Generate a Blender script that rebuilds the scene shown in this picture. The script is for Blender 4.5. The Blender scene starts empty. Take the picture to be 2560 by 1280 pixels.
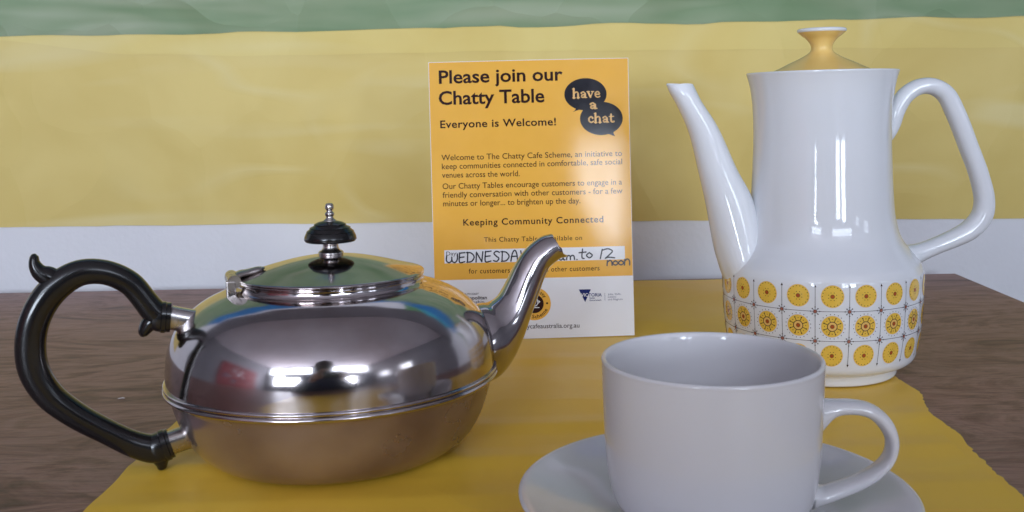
import bpy, bmesh, math, random
from mathutils import Vector, Matrix, noise
random.seed(4)
PI = math.pi
sc = bpy.context.scene
COL = sc.collection

# ------------------------------------------------------------------ camera, world, light
H = 0.171                                   # lens height above the table top (table top is z = 0)
cd = bpy.data.cameras.new('camera'); cam = bpy.data.objects.new('camera', cd); COL.objects.link(cam)
cd.sensor_width = 36.0; cd.lens = 36.0*2500/2560; cd.shift_y = -156/2560
cd.clip_start = 0.01; cd.clip_end = 60
cam.matrix_world = Matrix.Translation((0, 0, H)) @ Matrix.Rotation(math.radians(85.0), 4, 'X') @ Matrix.Rotation(math.radians(-1.0), 4, 'Z')
cd.dof.use_dof = True; cd.dof.focus_distance = 0.60; cd.dof.aperture_fstop = 28
sc.camera = cam

world = bpy.data.worlds.new('World'); sc.world = world; world.use_nodes = True
world.node_tree.nodes['Background'].inputs[0].default_value = (0.62, 0.64, 0.70, 1)
world.node_tree.nodes['Background'].inputs[1].default_value = 0.20

def area_light(name, loc, rot, sx, sy, power, col):
    l = bpy.data.lights.new(name, 'AREA'); l.shape = 'RECTANGLE'; l.size = sx; l.size_y = sy
    l.energy = power; l.color = col
    o = bpy.data.objects.new(name, l); COL.objects.link(o); o.location = loc; o.rotation_euler = rot
    return o
DAY = (0.76, 0.86, 1.0)
REAR_Y, RIGHT_X, LEFT_X, CEIL_Z, FLOOR_Z = -3.3, 2.7, -2.3, 1.75, -0.75
# windows of the room, the two high wide ones added for light: (x centre, sill z, width, height, radiance)
REAR_WINDOWS = [(-1.55, 0.16, 0.42, 0.80, 34), (-0.98, 0.16, 0.56, 0.66, 34), (-1.15, 1.16, 1.90, 0.50, 12), (0.82, 0.08, 0.40, 0.48, 20), (1.30, 1.16, 2.20, 0.50, 11), (1.45, 0.10, 0.40, 0.62, 34)]
SIDE_WINDOWS = [(-2.35, 0.40, 0.50, 0.42, 5), (-1.15, 0.45, 0.50, 0.42, 5)]
for x, z, w, h, L in REAR_WINDOWS:
    area_light('window_daylight', (x, REAR_Y+0.03, z+h/2), (PI/2, 0, 0), w, h, L*PI*w*h, DAY)
for y, z, w, h, L in SIDE_WINDOWS:
    area_light('window_daylight', (RIGHT_X-0.03, y, z+h/2), (PI/2, 0, PI/2), w, h, L*PI*w*h, DAY)
sc.view_settings.view_transform = 'Standard'; sc.view_settings.look = 'None'
sc.view_settings.exposure = -0.04; sc.view_settings.gamma = 1.0
sc.cycles.use_denoising = True; sc.cycles.max_bounces = 10; sc.cycles.diffuse_bounces = 5; sc.cycles.glossy_bounces = 6
sc.cycles.sample_clamp_indirect = 6.0
sc.render.film_transparent = False

# ------------------------------------------------------------------ material helpers
def srgb(r, g, b):
    f = lambda c: (c/255/12.92) if c/255 <= 0.04045 else ((c/255+0.055)/1.055)**2.4
    return (f(r), f(g), f(b), 1)
def nd(nt, t, **kw):
    n = nt.nodes.new(t)
    for k, v in kw.items(): setattr(n, k, v)
    return n
def mat(name, c1, c2=None, rough=0.5, rough2=None, metal=0.0, scale=8.0, stretch=(1, 1, 1), detail=4, bump=0.0, bscale=60.0, bstretch=(1, 1, 1),
        coat=0.0, spec=0.5, sss=0.0, lo=0.35, hi=0.65, rscale=None, distort=0.0):
    m = bpy.data.materials.new(name); m.use_nodes = True
    nt = m.node_tree; b = nt.nodes['Principled BSDF']; L = nt.links.new
    b.inputs['Metallic'].default_value = metal; b.inputs['Roughness'].default_value = rough
    b.inputs['Specular IOR Level'].default_value = spec; b.inputs['Coat Weight'].default_value = coat; b.inputs['Coat Roughness'].default_value = 0.03
    b.inputs['Base Color'].default_value = tuple(c1[:3])+(1,)
    tc = nd(nt, 'ShaderNodeTexCoord')
    def noise_at(s, st, dt, di=0.0):
        mp = nd(nt, 'ShaderNodeMapping'); mp.inputs['Scale'].default_value = st
        L(tc.outputs['Object'], mp.inputs['Vector'])
        n = nd(nt, 'ShaderNodeTexNoise'); n.inputs['Scale'].default_value = s; n.inputs['Detail'].default_value = dt; n.inputs['Distortion'].default_value = di
        L(mp.outputs['Vector'], n.inputs['Vector']); return n
    if c2 is not None:
        n = noise_at(scale, stretch, detail, distort)
        r = nd(nt, 'ShaderNodeValToRGB'); r.color_ramp.elements[0].position = lo; r.color_ramp.elements[1].position = hi
        r.color_ramp.elements[0].color = tuple(c1[:3])+(1,); r.color_ramp.elements[1].color = tuple(c2[:3])+(1,)
        L(n.outputs['Fac'], r.inputs['Fac']); L(r.outputs['Color'], b.inputs['Base Color'])
    if rough2 is not None:
        n = noise_at(rscale or scale*1.7, stretch, 5)
        mr = nd(nt, 'ShaderNodeMapRange'); mr.inputs[1].default_value = 0.35; mr.inputs[2].default_value = 0.7
        mr.inputs[3].default_value = rough; mr.inputs[4].default_value = rough2
        L(n.outputs['Fac'], mr.inputs['Value']); L(mr.outputs['Result'], b.inputs['Roughness'])
    if bump:
        n = noise_at(bscale, bstretch, 4)
        bp = nd(nt, 'ShaderNodeBump'); bp.inputs['Strength'].default_value = 1.0; bp.inputs['Distance'].default_value = bump
        L(n.outputs['Fac'], bp.inputs['Height']); L(bp.outputs['Normal'], b.inputs['Normal'])
        if coat: L(bp.outputs['Normal'], b.inputs['Coat Normal'])
    return m
def flat(name, c, rough=0.4, metal=0.0, spec=0.5):
    return mat(name, c, rough=rough, metal=metal, spec=spec)

M = {}
M['plaster'] = mat('white_wall_paint', (.74, .74, .76), (.70, .70, .73), rough=.6, scale=5, bump=.0004, bscale=180)
M['ceiling'] = mat('ceiling_paint', (.74, .67, .70), (.68, .62, .65), rough=.8, scale=1.5)
M['dim_wall'] = mat('rear_wall_paint', (.13, .13, .19), (.09, .09, .14), rough=.7, scale=1.2)
M['side_wall'] = mat('side_wall_paint', (.25, .235, .25), (.20, .19, .21), rough=.7, scale=1.2)
M['floor'] = mat('floor_covering', (.16, .12, .10), (.10, .08, .07), rough=.5, scale=3)
M['frame'] = flat('window_frame_paint', (.75, .76, .78), .4)
M['red_board'] = mat('red_board_felt', (.30, .055, .06), (.20, .035, .04), rough=.8, scale=6)
M['steel'] = None

# ------------------------------------------------------------------ mesh helpers
def empty(name, loc=(0, 0, 0), rot=(0, 0, 0), label=None, cat=None, group=None):
    o = bpy.data.objects.new(name, None); COL.objects.link(o); o.location = loc; o.rotation_euler = rot; o.empty_display_size = .02
    tag(o, label, cat, group); return o
def tag(o, label=None, cat=None, group=None, kind=None):
    if label: o['label'] = label
    if cat: o['category'] = cat
    if group: o['group'] = group
    if kind: o['kind'] = kind
    return o
def obj(name, verts, faces, m, parent=None, smooth=True, angle=None, mats=None, midx=None, loc=None):
    me = bpy.data.meshes.new(name); me.from_pydata([tuple(v) for v in verts], [], faces); me.validate(); me.update()
    for mm in (mats or [m]): me.materials.append(mm)
    if midx:
        for p, i in zip(me.polygons, midx): p.material_index = i
    bm = bmesh.new(); bm.from_mesh(me); bmesh.ops.recalc_face_normals(bm, faces=bm.faces) if len(bm.faces) > 1 else None
    bm.to_mesh(me); bm.free()
    if smooth: me.shade_smooth()
    if smooth and angle:
        me.set_sharp_from_angle(angle=math.radians(angle))
    o = bpy.data.objects.new(name, me); COL.objects.link(o)
    if parent: o.parent = parent
    if loc: o.location = loc
    return o
class MB:
    def __init__(s): s.v = []; s.f = []
    def add(s, v, f):
        k = len(s.v); s.v += [tuple(p) for p in v]; s.f += [tuple(i+k for i in q) for q in f]; return s
    def box(s, x0, x1, y0, y1, z0, z1, mtx=None):
        v = [Vector((x, y, z)) for z in (z0, z1) for y in (y0, y1) for x in (x0, x1)]
        if mtx is not None: v = [mtx @ p for p in v]
        return s.add(v, [(0, 2, 3, 1), (4, 5, 7, 6), (0, 1, 5, 4), (2, 6, 7, 3), (0, 4, 6, 2), (1, 3, 7, 5)])
def catmull(pts, n=6):
    """smooth curve through tuples of any length"""
    if len(pts) < 3: return [tuple(p) for p in pts]
    P = [tuple(2*a-b for a, b in zip(pts[0], pts[1]))] + list(pts) + [tuple(2*a-b for a, b in zip(pts[-1], pts[-2]))]
    out = []
    for i in range(1, len(P)-2):
        p0, p1, p2, p3 = P[i-1], P[i], P[i+1], P[i+2]
        d = [max(1e-9, math.sqrt(sum((a-b)**2 for a, b in zip(u, v)))**.5) for u, v in ((p0, p1), (p1, p2), (p2, p3))]
        t0, t1 = 0, d[0]; t2 = t1+d[1]; t3 = t2+d[2]
        for k in range(n):
            t = t1+(t2-t1)*k/n
            L = lambda a, b, ta, tb: tuple((x*(tb-t)+y*(t-ta))/(tb-ta) for x, y in zip(a, b))
            A1 = L(p0, p1, t0, t1); A2 = L(p1, p2, t1, t2); A3 = L(p2, p3, t2, t3)
            out.append(L(L(A1, A2, t0, t2), L(A2, A3, t1, t3), t1, t2))
    out.append(tuple(pts[-1])); return out
def profile(*segs, n=6):
    """each segment is smoothed on its own; segments meet in corners"""
    out = []
    for s in segs:
        c = catmull(s, n) if len(s) > 2 else list(s)
        if out and abs(out[-1][0]-c[0][0])+abs(out[-1][1]-c[0][1]) < 1e-7: c = c[1:]
        out += c
    return out
def lathe(prof, n=96, sx=1.0, sy=1.0, cx=0.0, cy=0.0):
    v, f, rows = [], [], []
    for r, z in prof:
        if abs(r) < 1e-7: rows.append([len(v)]); v.append((cx, cy, z))
        else:
            rows.append(list(range(len(v), len(v)+n)))
            v += [(cx+r*sx*math.cos(2*PI*k/n), cy+r*sy*math.sin(2*PI*k/n), z) for k in range(n)]
    for a, b in zip(rows, rows[1:]):
        for k in range(n):
            k2 = (k+1) % n
            if len(a) == 1 and len(b) == 1: continue
            if len(a) == 1: f.append((a[0], b[k2], b[k]))
            elif len(b) == 1: f.append((a[k], a[k2], b[0]))
            else: f.append((a[k], a[k2], b[k2], b[k]))
    return v, f
def loft(rings, cap0=True, cap1=True):
    n = len(rings[0]); v = [p for r in rings for p in r]; f = []
    for i in range(len(rings)-1):
        for k in range(n):
            k2 = (k+1) % n; f.append((i*n+k, i*n+k2, (i+1)*n+k2, (i+1)*n+k))
    if cap0: f.append(tuple(range(n)))
    if cap1: f.append(tuple(range((len(rings)-1)*n, len(rings)*n)))
    return v, f
def oval(t, e):                              # superellipse direction
    c, s = math.cos(t), math.sin(t)
    return math.copysign(abs(c)**e, c), math.copysign(abs(s)**e, s)
def pair_ring(a, b, w, n=28, e=1.0):
    """ring in a plane perpendicular to XZ; a, b are (x, z) ends of one diameter; w half width along Y"""
    cx, cz = (a[0]+b[0])/2, (a[1]+b[1])/2; hx, hz = (a[0]-b[0])/2, (a[1]-b[1])/2
    out = []
    for k in range(n):
        c, s = oval(2*PI*k/n, e); out.append(Vector((cx+hx*c, w*s, cz+hz*c)))
    return out
def pair_loft(rows, n=28, sub=5, e=1.0, **kw):
    """rows: (ax, az, bx, bz, w)"""
    return [pair_ring(r[0:2], r[2:4], r[4], n, e) for r in catmull(rows, sub)]
def tube_rings(path, n=24, sub=6, e=1.0):
    """path rows: (x, z, half thickness in plane, half thickness across)"""
    P = catmull(path, sub); R = []
    for i, p in enumerate(P):
        q0, q1 = P[max(0, i-1)], P[min(len(P)-1, i+1)]
        t = Vector((q1[0]-q0[0], q1[1]-q0[1])).normalized(); nx, nz = -t.y, t.x
        R.append(pair_ring((p[0]+nx*p[2], p[1]+nz*p[2]), (p[0]-nx*p[2], p[1]-nz*p[2]), p[3], n, e))
    return R
def solid(o, t, off=-1):
    md = o.modifiers.new('thickness', 'SOLIDIFY'); md.thickness = t; md.offset = off
    es = o.modifiers.new('crisp_rim', 'EDGE_SPLIT'); es.split_angle = math.radians(50); return o
def bevel(o, w, seg=2):
    md = o.modifiers.new('edge', 'BEVEL'); md.width = w; md.segments = seg; md.limit_method = 'ANGLE'; md.angle_limit = math.radians(40); return o

# ------------------------------------------------------------------ the setting
WA = math.radians(1.0); WP = Vector((0, .99, 0)); WX = Vector((math.cos(WA), math.sin(WA), 0)); WN = Vector((math.sin(WA), -math.cos(WA), 0))
WM = Matrix(((WX.x, WN.x, 0, WP.x), (WX.y, WN.y, 0, WP.y), (0, 0, 1, 0), (0, 0, 0, 1)))      # wall space: x along, y off the wall, z up
mb = MB(); mb.box(-2.6, 3.0, -.12, 0, FLOOR_Z, 0.83, WM)
tag(obj('wall', mb.v, mb.f, M['plaster'], smooth=False), kind='structure')
M['upper_wall'] = mat('shaded_upper_wall', (.12, .105, .115), (.10, .09, .10), rough=.7, scale=2)  # shade on the upper wall, put into its dark mauve colour
mb = MB(); mb.box(-2.6, 3.0, -.12, -.004, 0.83, CEIL_Z, WM)
tag(obj('wall', mb.v, mb.f, M['upper_wall'], smooth=False), kind='structure')
def plate(name, x0, x1, y0, y1, z0, z1, m):
    mb = MB(); mb.box(x0, x1, y0, y1, z0, z1); return tag(obj(name, mb.v, mb.f, m, smooth=False), kind='structure')
plate('ceiling', LEFT_X-.2, RIGHT_X+.2, REAR_Y-.2, 1.2, CEIL_Z, CEIL_Z+.1, M['ceiling'])
plate('floor', LEFT_X-.2, RIGHT_X+.2, REAR_Y-.2, 1.2, FLOOR_Z-.1, FLOOR_Z, M['floor'])
plate('wall', LEFT_X-.2, RIGHT_X+.2, REAR_Y-.12, REAR_Y, FLOOR_Z, CEIL_Z, M['dim_wall'])
plate('wall', RIGHT_X, RIGHT_X+.12, REAR_Y, 1.1, FLOOR_Z, CEIL_Z, M['side_wall'])
plate('wall', LEFT_X-.12, LEFT_X, REAR_Y, 1.1, FLOOR_Z, CEIL_Z, M['side_wall'])
def window_frame(cx, z, w, h, place):
    mb = MB(); t, d = .045, .05
    mb.box(-w/2-t, -w/2, 0, d, -t, h+t); mb.box(w/2, w/2+t, 0, d, -t, h+t); mb.box(-w/2, w/2, 0, d, -t, 0); mb.box(-w/2, w/2, 0, d, h, h+t)
    mb.box(-.012, .012, .036, .05, 0, h); mb.box(-w/2, w/2, .036, .05, h*.58-.012, h*.58+.012)
    o = obj('window_frame', mb.v, mb.f, M['frame'], smooth=False); tag(o, kind='structure'); o.matrix_world = place
for x, z, w, h, L in REAR_WINDOWS: window_frame(x, z, w, h, Matrix.Translation((x, REAR_Y, z)))  # the added high windows get frames too
for y, z, w, h, L in SIDE_WINDOWS: window_frame(y, z, w, h, Matrix.Translation((RIGHT_X, y, z)) @ Matrix.Rotation(PI/2, 4, 'Z'))

# paper on the wall ------------------------------------------------
def paper_mat(name, c1, c2, c3, rough=.55, scale=7, crease=.0006, stretch=(1, 1, 1), crumple=.006, streak=.57):
    m = mat(name, c1, c2, rough=rough, scale=scale, lo=.38, hi=.66, detail=3, stretch=stretch, bump=crease, bscale=16, bstretch=(1.0, 1.0, 1.0), distort=.5, spec=.3)
    nt = m.node_tree; b = nt.nodes['Principled BSDF']; L = nt.links.new
    # long soft streaks where the thin paper has been creased
    tc = nd(nt, 'ShaderNodeTexCoord'); mp = nd(nt, 'ShaderNodeMapping'); mp.inputs['Rotation'].default_value = (0, .9, 0); mp.inputs['Scale'].default_value = (2.5, 1, 22)
    L(tc.outputs['Object'], mp.inputs['Vector'])
    n = nd(nt, 'ShaderNodeTexNoise'); n.inputs['Scale'].default_value = 1.0; n.inputs['Detail'].default_value = 2; n.inputs['Distortion'].default_value = .6
    L(mp.outputs['Vector'], n.inputs['Vector'])
    r = nd(nt, 'ShaderNodeMapRange'); r.inputs[1].default_value = streak; r.inputs[2].default_value = streak+.16; r.inputs[3].default_value = 0; r.inputs[4].default_value = .6
    L(n.outputs['Fac'], r.inputs['Value'])
    old = b.inputs['Base Color'].links[0].from_socket
    mx = nd(nt, 'ShaderNodeMix', data_type='RGBA'); mx.inputs[7].default_value = tuple(c3)+(1,)
    L(r.outputs['Result'], mx.inputs[0]); L(old, mx.inputs[6]); L(mx.outputs[2], b.inputs['Base Color'])
    # thin crease lines: ridges of a noise, only in places
    n2 = nd(nt, 'ShaderNodeTexNoise'); n2.inputs['Scale'].default_value = 5.0; n2.inputs['Detail'].default_value = 1; n2.inputs['Distortion'].default_value = .25
    mp2 = nd(nt, 'ShaderNodeMapping'); mp2.inputs['Rotation'].default_value = (.3, .5, .4); mp2.inputs['Scale'].default_value = (1.0, 1.0, 2.2)
    L(tc.outputs['Object'], mp2.inputs['Vector']); L(mp2.outputs['Vector'], n2.inputs['Vector'])
    a1 = nd(nt, 'ShaderNodeMath', operation='SUBTRACT'); a1.inputs[1].default_value = .5; L(n2.outputs['Fac'], a1.inputs[0])
    a2 = nd(nt, 'ShaderNodeMath', operation='ABSOLUTE'); L(a1.outputs[0], a2.inputs[0])
    r2 = nd(nt, 'ShaderNodeMapRange'); r2.inputs[1].default_value = 0; r2.inputs[2].default_value = .045; r2.inputs[3].default_value = 1; r2.inputs[4].default_value = 0
    L(a2.outputs[0], r2.inputs['Value'])
    n3 = nd(nt, 'ShaderNodeTexNoise'); n3.inputs['Scale'].default_value = 6.0; L(tc.outputs['Object'], n3.inputs['Vector'])
    r3 = nd(nt, 'ShaderNodeMapRange'); r3.inputs[1].default_value = .48; r3.inputs[2].default_value = .62; r3.inputs[3].default_value = 0; r3.inputs[4].default_value = .34
    L(n3.outputs['Fac'], r3.inputs['Value'])
    mu = nd(nt, 'ShaderNodeMath', operation='MULTIPLY'); L(r2.outputs['Result'], mu.inputs[0]); L(r3.outputs['Result'], mu.inputs[1])
    mx2 = nd(nt, 'ShaderNodeMix', data_type='RGBA'); mx2.inputs[7].default_value = tuple(c3)+(1,)
    L(mu.outputs[0], mx2.inputs[0]); L(mx.outputs[2], mx2.inputs[6]); L(mx2.outputs[2], b.inputs['Base Color'])
    b0 = b.inputs['Normal'].links[0].from_node
    bp2 = nd(nt, 'ShaderNodeBump'); bp2.inputs['Distance'].default_value = .0012; L(mu.outputs[0], bp2.inputs['Height']); L(b0.outputs['Normal'], bp2.inputs['Normal']); L(bp2.outputs['Normal'], b.inputs['Normal'])
    # crumple facets
    vo = nd(nt, 'ShaderNodeTexVoronoi'); vo.inputs['Scale'].default_value = 9; vo.inputs['Randomness'].default_value = 1
    nv = nd(nt, 'ShaderNodeTexNoise'); nv.inputs['Scale'].default_value = 7; L(tc.outputs['Object'], nv.inputs['Vector'])
    av = nd(nt, 'ShaderNodeMix', data_type='RGBA', blend_type='ADD'); av.inputs[0].default_value = .12; L(tc.outputs['Object'], av.inputs[6]); L(nv.outputs['Color'], av.inputs[7])
    L(av.outputs[2], vo.inputs['Vector'])
    bp3 = nd(nt, 'ShaderNodeBump'); bp3.inputs['Distance'].default_value = crumple; L(vo.outputs['Distance'], bp3.inputs['Height']); L(bp2.outputs['Normal'], bp3.inputs['Normal']); L(bp3.outputs['Normal'], b.inputs['Normal'])
    return m
M['yellow_wall_paper'] = paper_mat('yellow_wall_paper', (.71, .56, .195), (.63, .475, .14), (.74, .64, .32))
M['yellow_strip_paper'] = paper_mat('yellow_strip_paper', (.74, .60, .21), (.69, .53, .16), (.76, .66, .32))
M['green_paper'] = paper_mat('green_paper', (.165, .265, .130), (.275, .345, .205), (.42, .45, .32), stretch=(.45, 1, 2.2), crumple=.016, streak=.50)
M['blue_paper'] = mat('blue_paper', (.015, .15, .40), (.02, .18, .44), rough=.5, scale=6)
M['teal_paper'] = mat('teal_paper', (.04, .40, .50), (.06, .44, .55), rough=.5, scale=6)
M['leaf_paper'] = mat('leaf_green_paper', (.10, .26, .10), (.13, .30, .12), rough=.5, scale=6)
M['mauve_paper'] = mat('mauve_paper', (.30, .22, .36), (.26, .20, .33), rough=.5, scale=6)

def interp(tab, x):
    if x <= tab[0][0]: return tab[0][1]
    for (a, fa), (b, fb) in zip(tab, tab[1:]):
        if x <= b: return fa+(fb-fa)*(x-a)/(b-a)
    return tab[-1][1]
def wall_sheet(name, m, x0, x1, bot, top, off, label, nx=110, nz=24, amp=.0012, seed=0.0, fray=.0006, thick=.0002, relief=7.0, flat_at=None):
    v, f = [], []
    for j in range(nz+1):
        for i in range(nx+1):
            x = x0+(x1-x0)*i/nx
            zb = interp(bot, x)+noise.noise((x*14+seed, seed, 0))*fray*2+noise.noise((x*70, seed, 1))*fray; zt = interp(top, x)
            z = zb+(zt-zb)*j/nz
            k = 1.0 if flat_at is None else max(0.0, min(1.0, abs(z-flat_at[0])/flat_at[1]-flat_at[2]))
            y = off+k*amp*(.9+noise.noise((x*relief+seed, z*relief*1.8, seed))+.5*noise.noise((x*3*relief*.4+z*20+seed, z*6-x*9, seed+3)))
            v.append(WM @ Vector((x, y, z)))
    for j in range(nz):
        for i in range(nx):
            a = j*(nx+1)+i; f.append((a, a+1, a+nx+2, a+nx+1))
    o = obj(name, v, f, m); solid(o, thick, 0); return tag(o, label, 'paper')
YB = [(-.506, .0607), (-.254, .059), (0, .0568), (.515, .0495), (1.2, .042)]
YS = [(-.9, .252), (-.495, .2436), (-.38, .2282), (-.263, .2244), (.0024, .2247), (.51, .2203), (1.2, .215)]
GB = [(-.9, .246), (-.495, .2467), (-.379, .2471), (-.247, .2465), (-.146, .248), (.003, .2488), (.168, .2492), (.509, .2509), (1.2, .255)]
flatz = lambda z: [(-2, z), (2, z)]
wall_sheet('wall_paper', M['yellow_wall_paper'], -.9, 1.1, [(-.9, .0635)]+YB, flatz(.262),   .0004, 'large creased yellow paper sheet taped to the white wall behind the pots', nz=40, amp=.0009, flat_at=(.245, .02, 1.2))
wall_sheet('wall_paper', M['yellow_strip_paper'], -.9, 1.1, YS, flatz(.264), .0007, 'bright narrow yellow paper strip overlapping just under the green paper', seed=5.0, amp=.0001, thick=.00008)
wall_sheet('wall_paper', M['green_paper'], -.9, 1.1, GB, flatz(.62), .0015, 'crumpled green paper across the top of the wall', nz=60, seed=9.0, amp=.0016, fray=.0012, relief=9.0, flat_at=(.25, .016, .9))
wall_sheet('wall_paper', M['blue_paper'], -.9, 1.1, [(-.9, .60), (-.05, .60), (.02, .615), (.10, .60), (1.1, .59)], [(-.9, .80), (-.35, .76), (-.10, .72), (.0, .640), (.08, .645), (.25, .74), (.6, .79), (1.1, .70)], .0080, 'dark blue paper shape above the green paper, seen mirrored in the teapot', seed=2.0)
wall_sheet('wall_paper', M['teal_paper'], .25, .95, [(.25, .742), (.6, .792), (.95, .73)], [(.25, .75), (.5, .88), (.95, .84)], .0110, 'teal paper shape above the blue paper, seen mirrored in the teapot', seed=3.0)
wall_sheet('wall_paper', M['leaf_paper'], .10, .55, [(.10, .655), (.25, .735), (.55, .79)], [(.10, .665), (.22, .85), (.55, .86)], .0095, 'leaf green paper shape beside the teal one, seen mirrored in the teapot', seed=6.0)

# the red notice board and its white notices on the left wall, seen mirrored in the teapot
nb = empty('notice_board', (LEFT_X, -1.2, .15), label='red notice board on the side wall mirrored in the left of the teapot', cat='notice board')
mb = MB(); mb.box(.002, .03, -1.15, .75, -.35, .85); obj('board', mb.v, mb.f, M['red_board'], nb, smooth=False)
rn = random.Random(3)
for k in range(16):
    w, h = rn.uniform(.05, .16), rn.uniform(.06, .15); y, z = rn.uniform(-.95, .5), rn.uniform(-.22, .55)
    mb = MB(); mb.box(.031, .033, y, y+w, z, z+h); obj('notice', mb.v, mb.f, M[('frame', 'side_wall', 'dim_wall', 'side_wall')[k % 4]], nb, smooth=False)

# ------------------------------------------------------------------ table
def wood_mat():
    m = bpy.data.materials.new('walnut_veneer'); m.use_nodes = True; nt = m.node_tree; b = nt.nodes['Principled BSDF']; L = nt.links.new
    tc = nd(nt, 'ShaderNodeTexCoord')
    def nz(scale, st, det, dist=0, rough=.5):
        mp = nd(nt, 'ShaderNodeMapping'); mp.inputs['Scale'].default_value = st; L(tc.outputs['Object'], mp.inputs['Vector'])
        n = nd(nt, 'ShaderNodeTexNoise'); n.inputs['Scale'].default_value = scale; n.inputs['Detail'].default_value = det; n.inputs['Distortion'].default_value = dist; n.inputs['Roughness'].default_value = rough
        L(mp.outputs['Vector'], n.inputs['Vector']); return n.outputs['Fac']
    def ramp(fac, stops):
        r = nd(nt, 'ShaderNodeValToRGB'); e = r.color_ramp.elements
        while len(e) < len(stops): e.new(.5)
        for q, (p, c) in zip(e, stops): q.position = p; q.color = tuple(c)+(1,)
        L(fac, r.inputs['Fac']); return r.outputs['Color']
    big = ramp(nz(5, (1.3, 3.6, 1), 8, 2.6, .66), [(.30, (.060, .024, .021)), (.41, (.170, .078, .066)), (.53, (.300, .166, .142)), (.62, (.195, .094, .078)), (.72, (.090, .037, .032))])
    fine = ramp(nz(9, (2.0, 22, 1), 7, 1.5, .68), [(.30, (.62, .58, .57)), (.50, (.98, .96, .95)), (.70, (1.2, 1.18, 1.16))])
    pore = ramp(nz(30, (2, 40, 1), 4, .3, .7), [(.30, (.45, .42, .42)), (.42, (1, 1, 1))])
    mx = nd(nt, 'ShaderNodeMix', data_type='RGBA', blend_type='MULTIPLY'); mx.inputs[0].default_value = 1
    L(big, mx.inputs[6]); L(fine, mx.inputs[7])
    m2 = nd(nt, 'ShaderNodeMix', data_type='RGBA', blend_type='MULTIPLY'); m2.inputs[0].default_value = .7
    L(mx.outputs[2], m2.inputs[6]); L(pore, m2.inputs[7]); L(m2.outputs[2], b.inputs['Base Color'])
    rr = nd(nt, 'ShaderNodeMapRange'); rr.inputs[3].default_value = .34; rr.inputs[4].default_value = .52
    L(nz(20, (1, 8, 1), 4), rr.inputs['Value']); L(rr.outputs['Result'], b.inputs['Roughness'])
    bp = nd(nt, 'ShaderNodeBump'); bp.inputs['Distance'].default_value = .00025; L(nz(30, (2, 40, 1), 5), bp.inputs['Height']); L(bp.outputs['Normal'], b.inputs['Normal'])
    b.inputs['Specular IOR Level'].default_value = .45
    return m
M['wood'] = wood_mat()
tb = empty('wooden_table', (-.2, .4, FLOOR_Z), label='brown wood grain table under the teapot, card, coffee pot and cup', cat='table')
T0 = Vector((-.2, .4, FLOOR_Z))
corners = [(-1.05, .945), (.4345, .9706), (.385, -.22), (-1.05, -.22)]
mb = MB(); mb.add([Vector((x, y, 0))-T0 for x, y in corners]+[Vector((x, y, -.028))-T0 for x, y in corners], [(0, 1, 2, 3), (7, 6, 5, 4), (0, 4, 5, 1), (1, 5, 6, 2), (2, 6, 7, 3), (3, 7, 4, 0)])
bevel(obj('tabletop', mb.v, mb.f, M['wood'], tb, smooth=False), .0022, 3)
for x, y in [(-.98, .87), (.36, .88), (.33, -.15), (-.98, -.15)]:
    mb = MB(); mb.box(x-.03-T0.x, x+.03-T0.x, y-.03-T0.y, y+.03-T0.y, .001, -.029-T0.z); obj('leg', mb.v, mb.f, M['wood'], tb, smooth=False)

# yellow paper runner -----------------------------------------------
M['runner'] = paper_mat('runner_paper', (.86, .55, .060), (.78, .47, .045), (.88, .62, .11), rough=.38, scale=5, crumple=.0028, crease=.0004)
M['runner'].node_tree.nodes['Principled BSDF'].inputs['Specular IOR Level'].default_value = .28
def runner(name, xl, xr, y0, y1, z0, label, seed, amp):
    v, f = [], []; nx, ny = 56, 300
    for j in range(ny+1):
        y = y0+(y1-y0)*j/ny
        a, b = interp(xl, y), interp(xr, y)
        a += .0012*noise.noise((y*25, seed, 0)); b += .0007*noise.noise((y*22, seed, 7))+.0011*noise.noise((y*80, seed, 5))+.0011*noise.noise((y*230, seed, 2))+.0006*noise.noise((y*600, seed, 8))
        for i in range(nx+1):
            x = a+(b-a)*i/nx; e = min(1, min(x-a, b-x)/.03)
            z = z0+amp*(.5+.5*noise.noise((x*10+seed, y*14, seed)))
            for yc, hh in ((.425, .0008), (.472, .0012), (.522, .0010), (.66, .0008)): z += hh*max(0, 1-abs(y-yc-.03*x)/.016)*(1 if name == 'paper_runner' and seed < 2 else 0)
            v.append((x, y+.004*noise.noise((x*20, seed, 3))*(1 if j in (0, ny) else 0), z))
    for j in range(ny):
        for i in range(nx):
            q = j*(nx+1)+i; f.append((q, q+1, q+nx+2, q+nx+1))
    o = obj(name, v, f, M['runner']); solid(o, .00015, 0); return tag(o, label, 'paper runner', 'yellow paper runners on the table')
XL = [(.05, -.186), (.4175, -.1859), (.5172, -.1867), (.5444, -.1872), (.95, -.189)]
XR = [(.05, .212), (.4311, .2128), (.4838, .2154), (.5353, .2259), (.5692, .2354), (.599, .2341), (.95, .238)]
runner('paper_runner', XL, XR, .04, .9545, .0008, 'yellow paper runner with torn right edge lying under all four pieces of tableware', 1.0, .0003)
runner('paper_runner', [(.05, -.15), (.95, -.15)], [(.05, .219), (.415, .2172), (.4505, .2190), (.5016, .2263), (.535, .2252), (.56, .21), (.95, .20)], .03, .62, .0003, 'lower yellow paper sheet peeping out beyond the torn right edge of the runner', 4.0, .0003)

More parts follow.
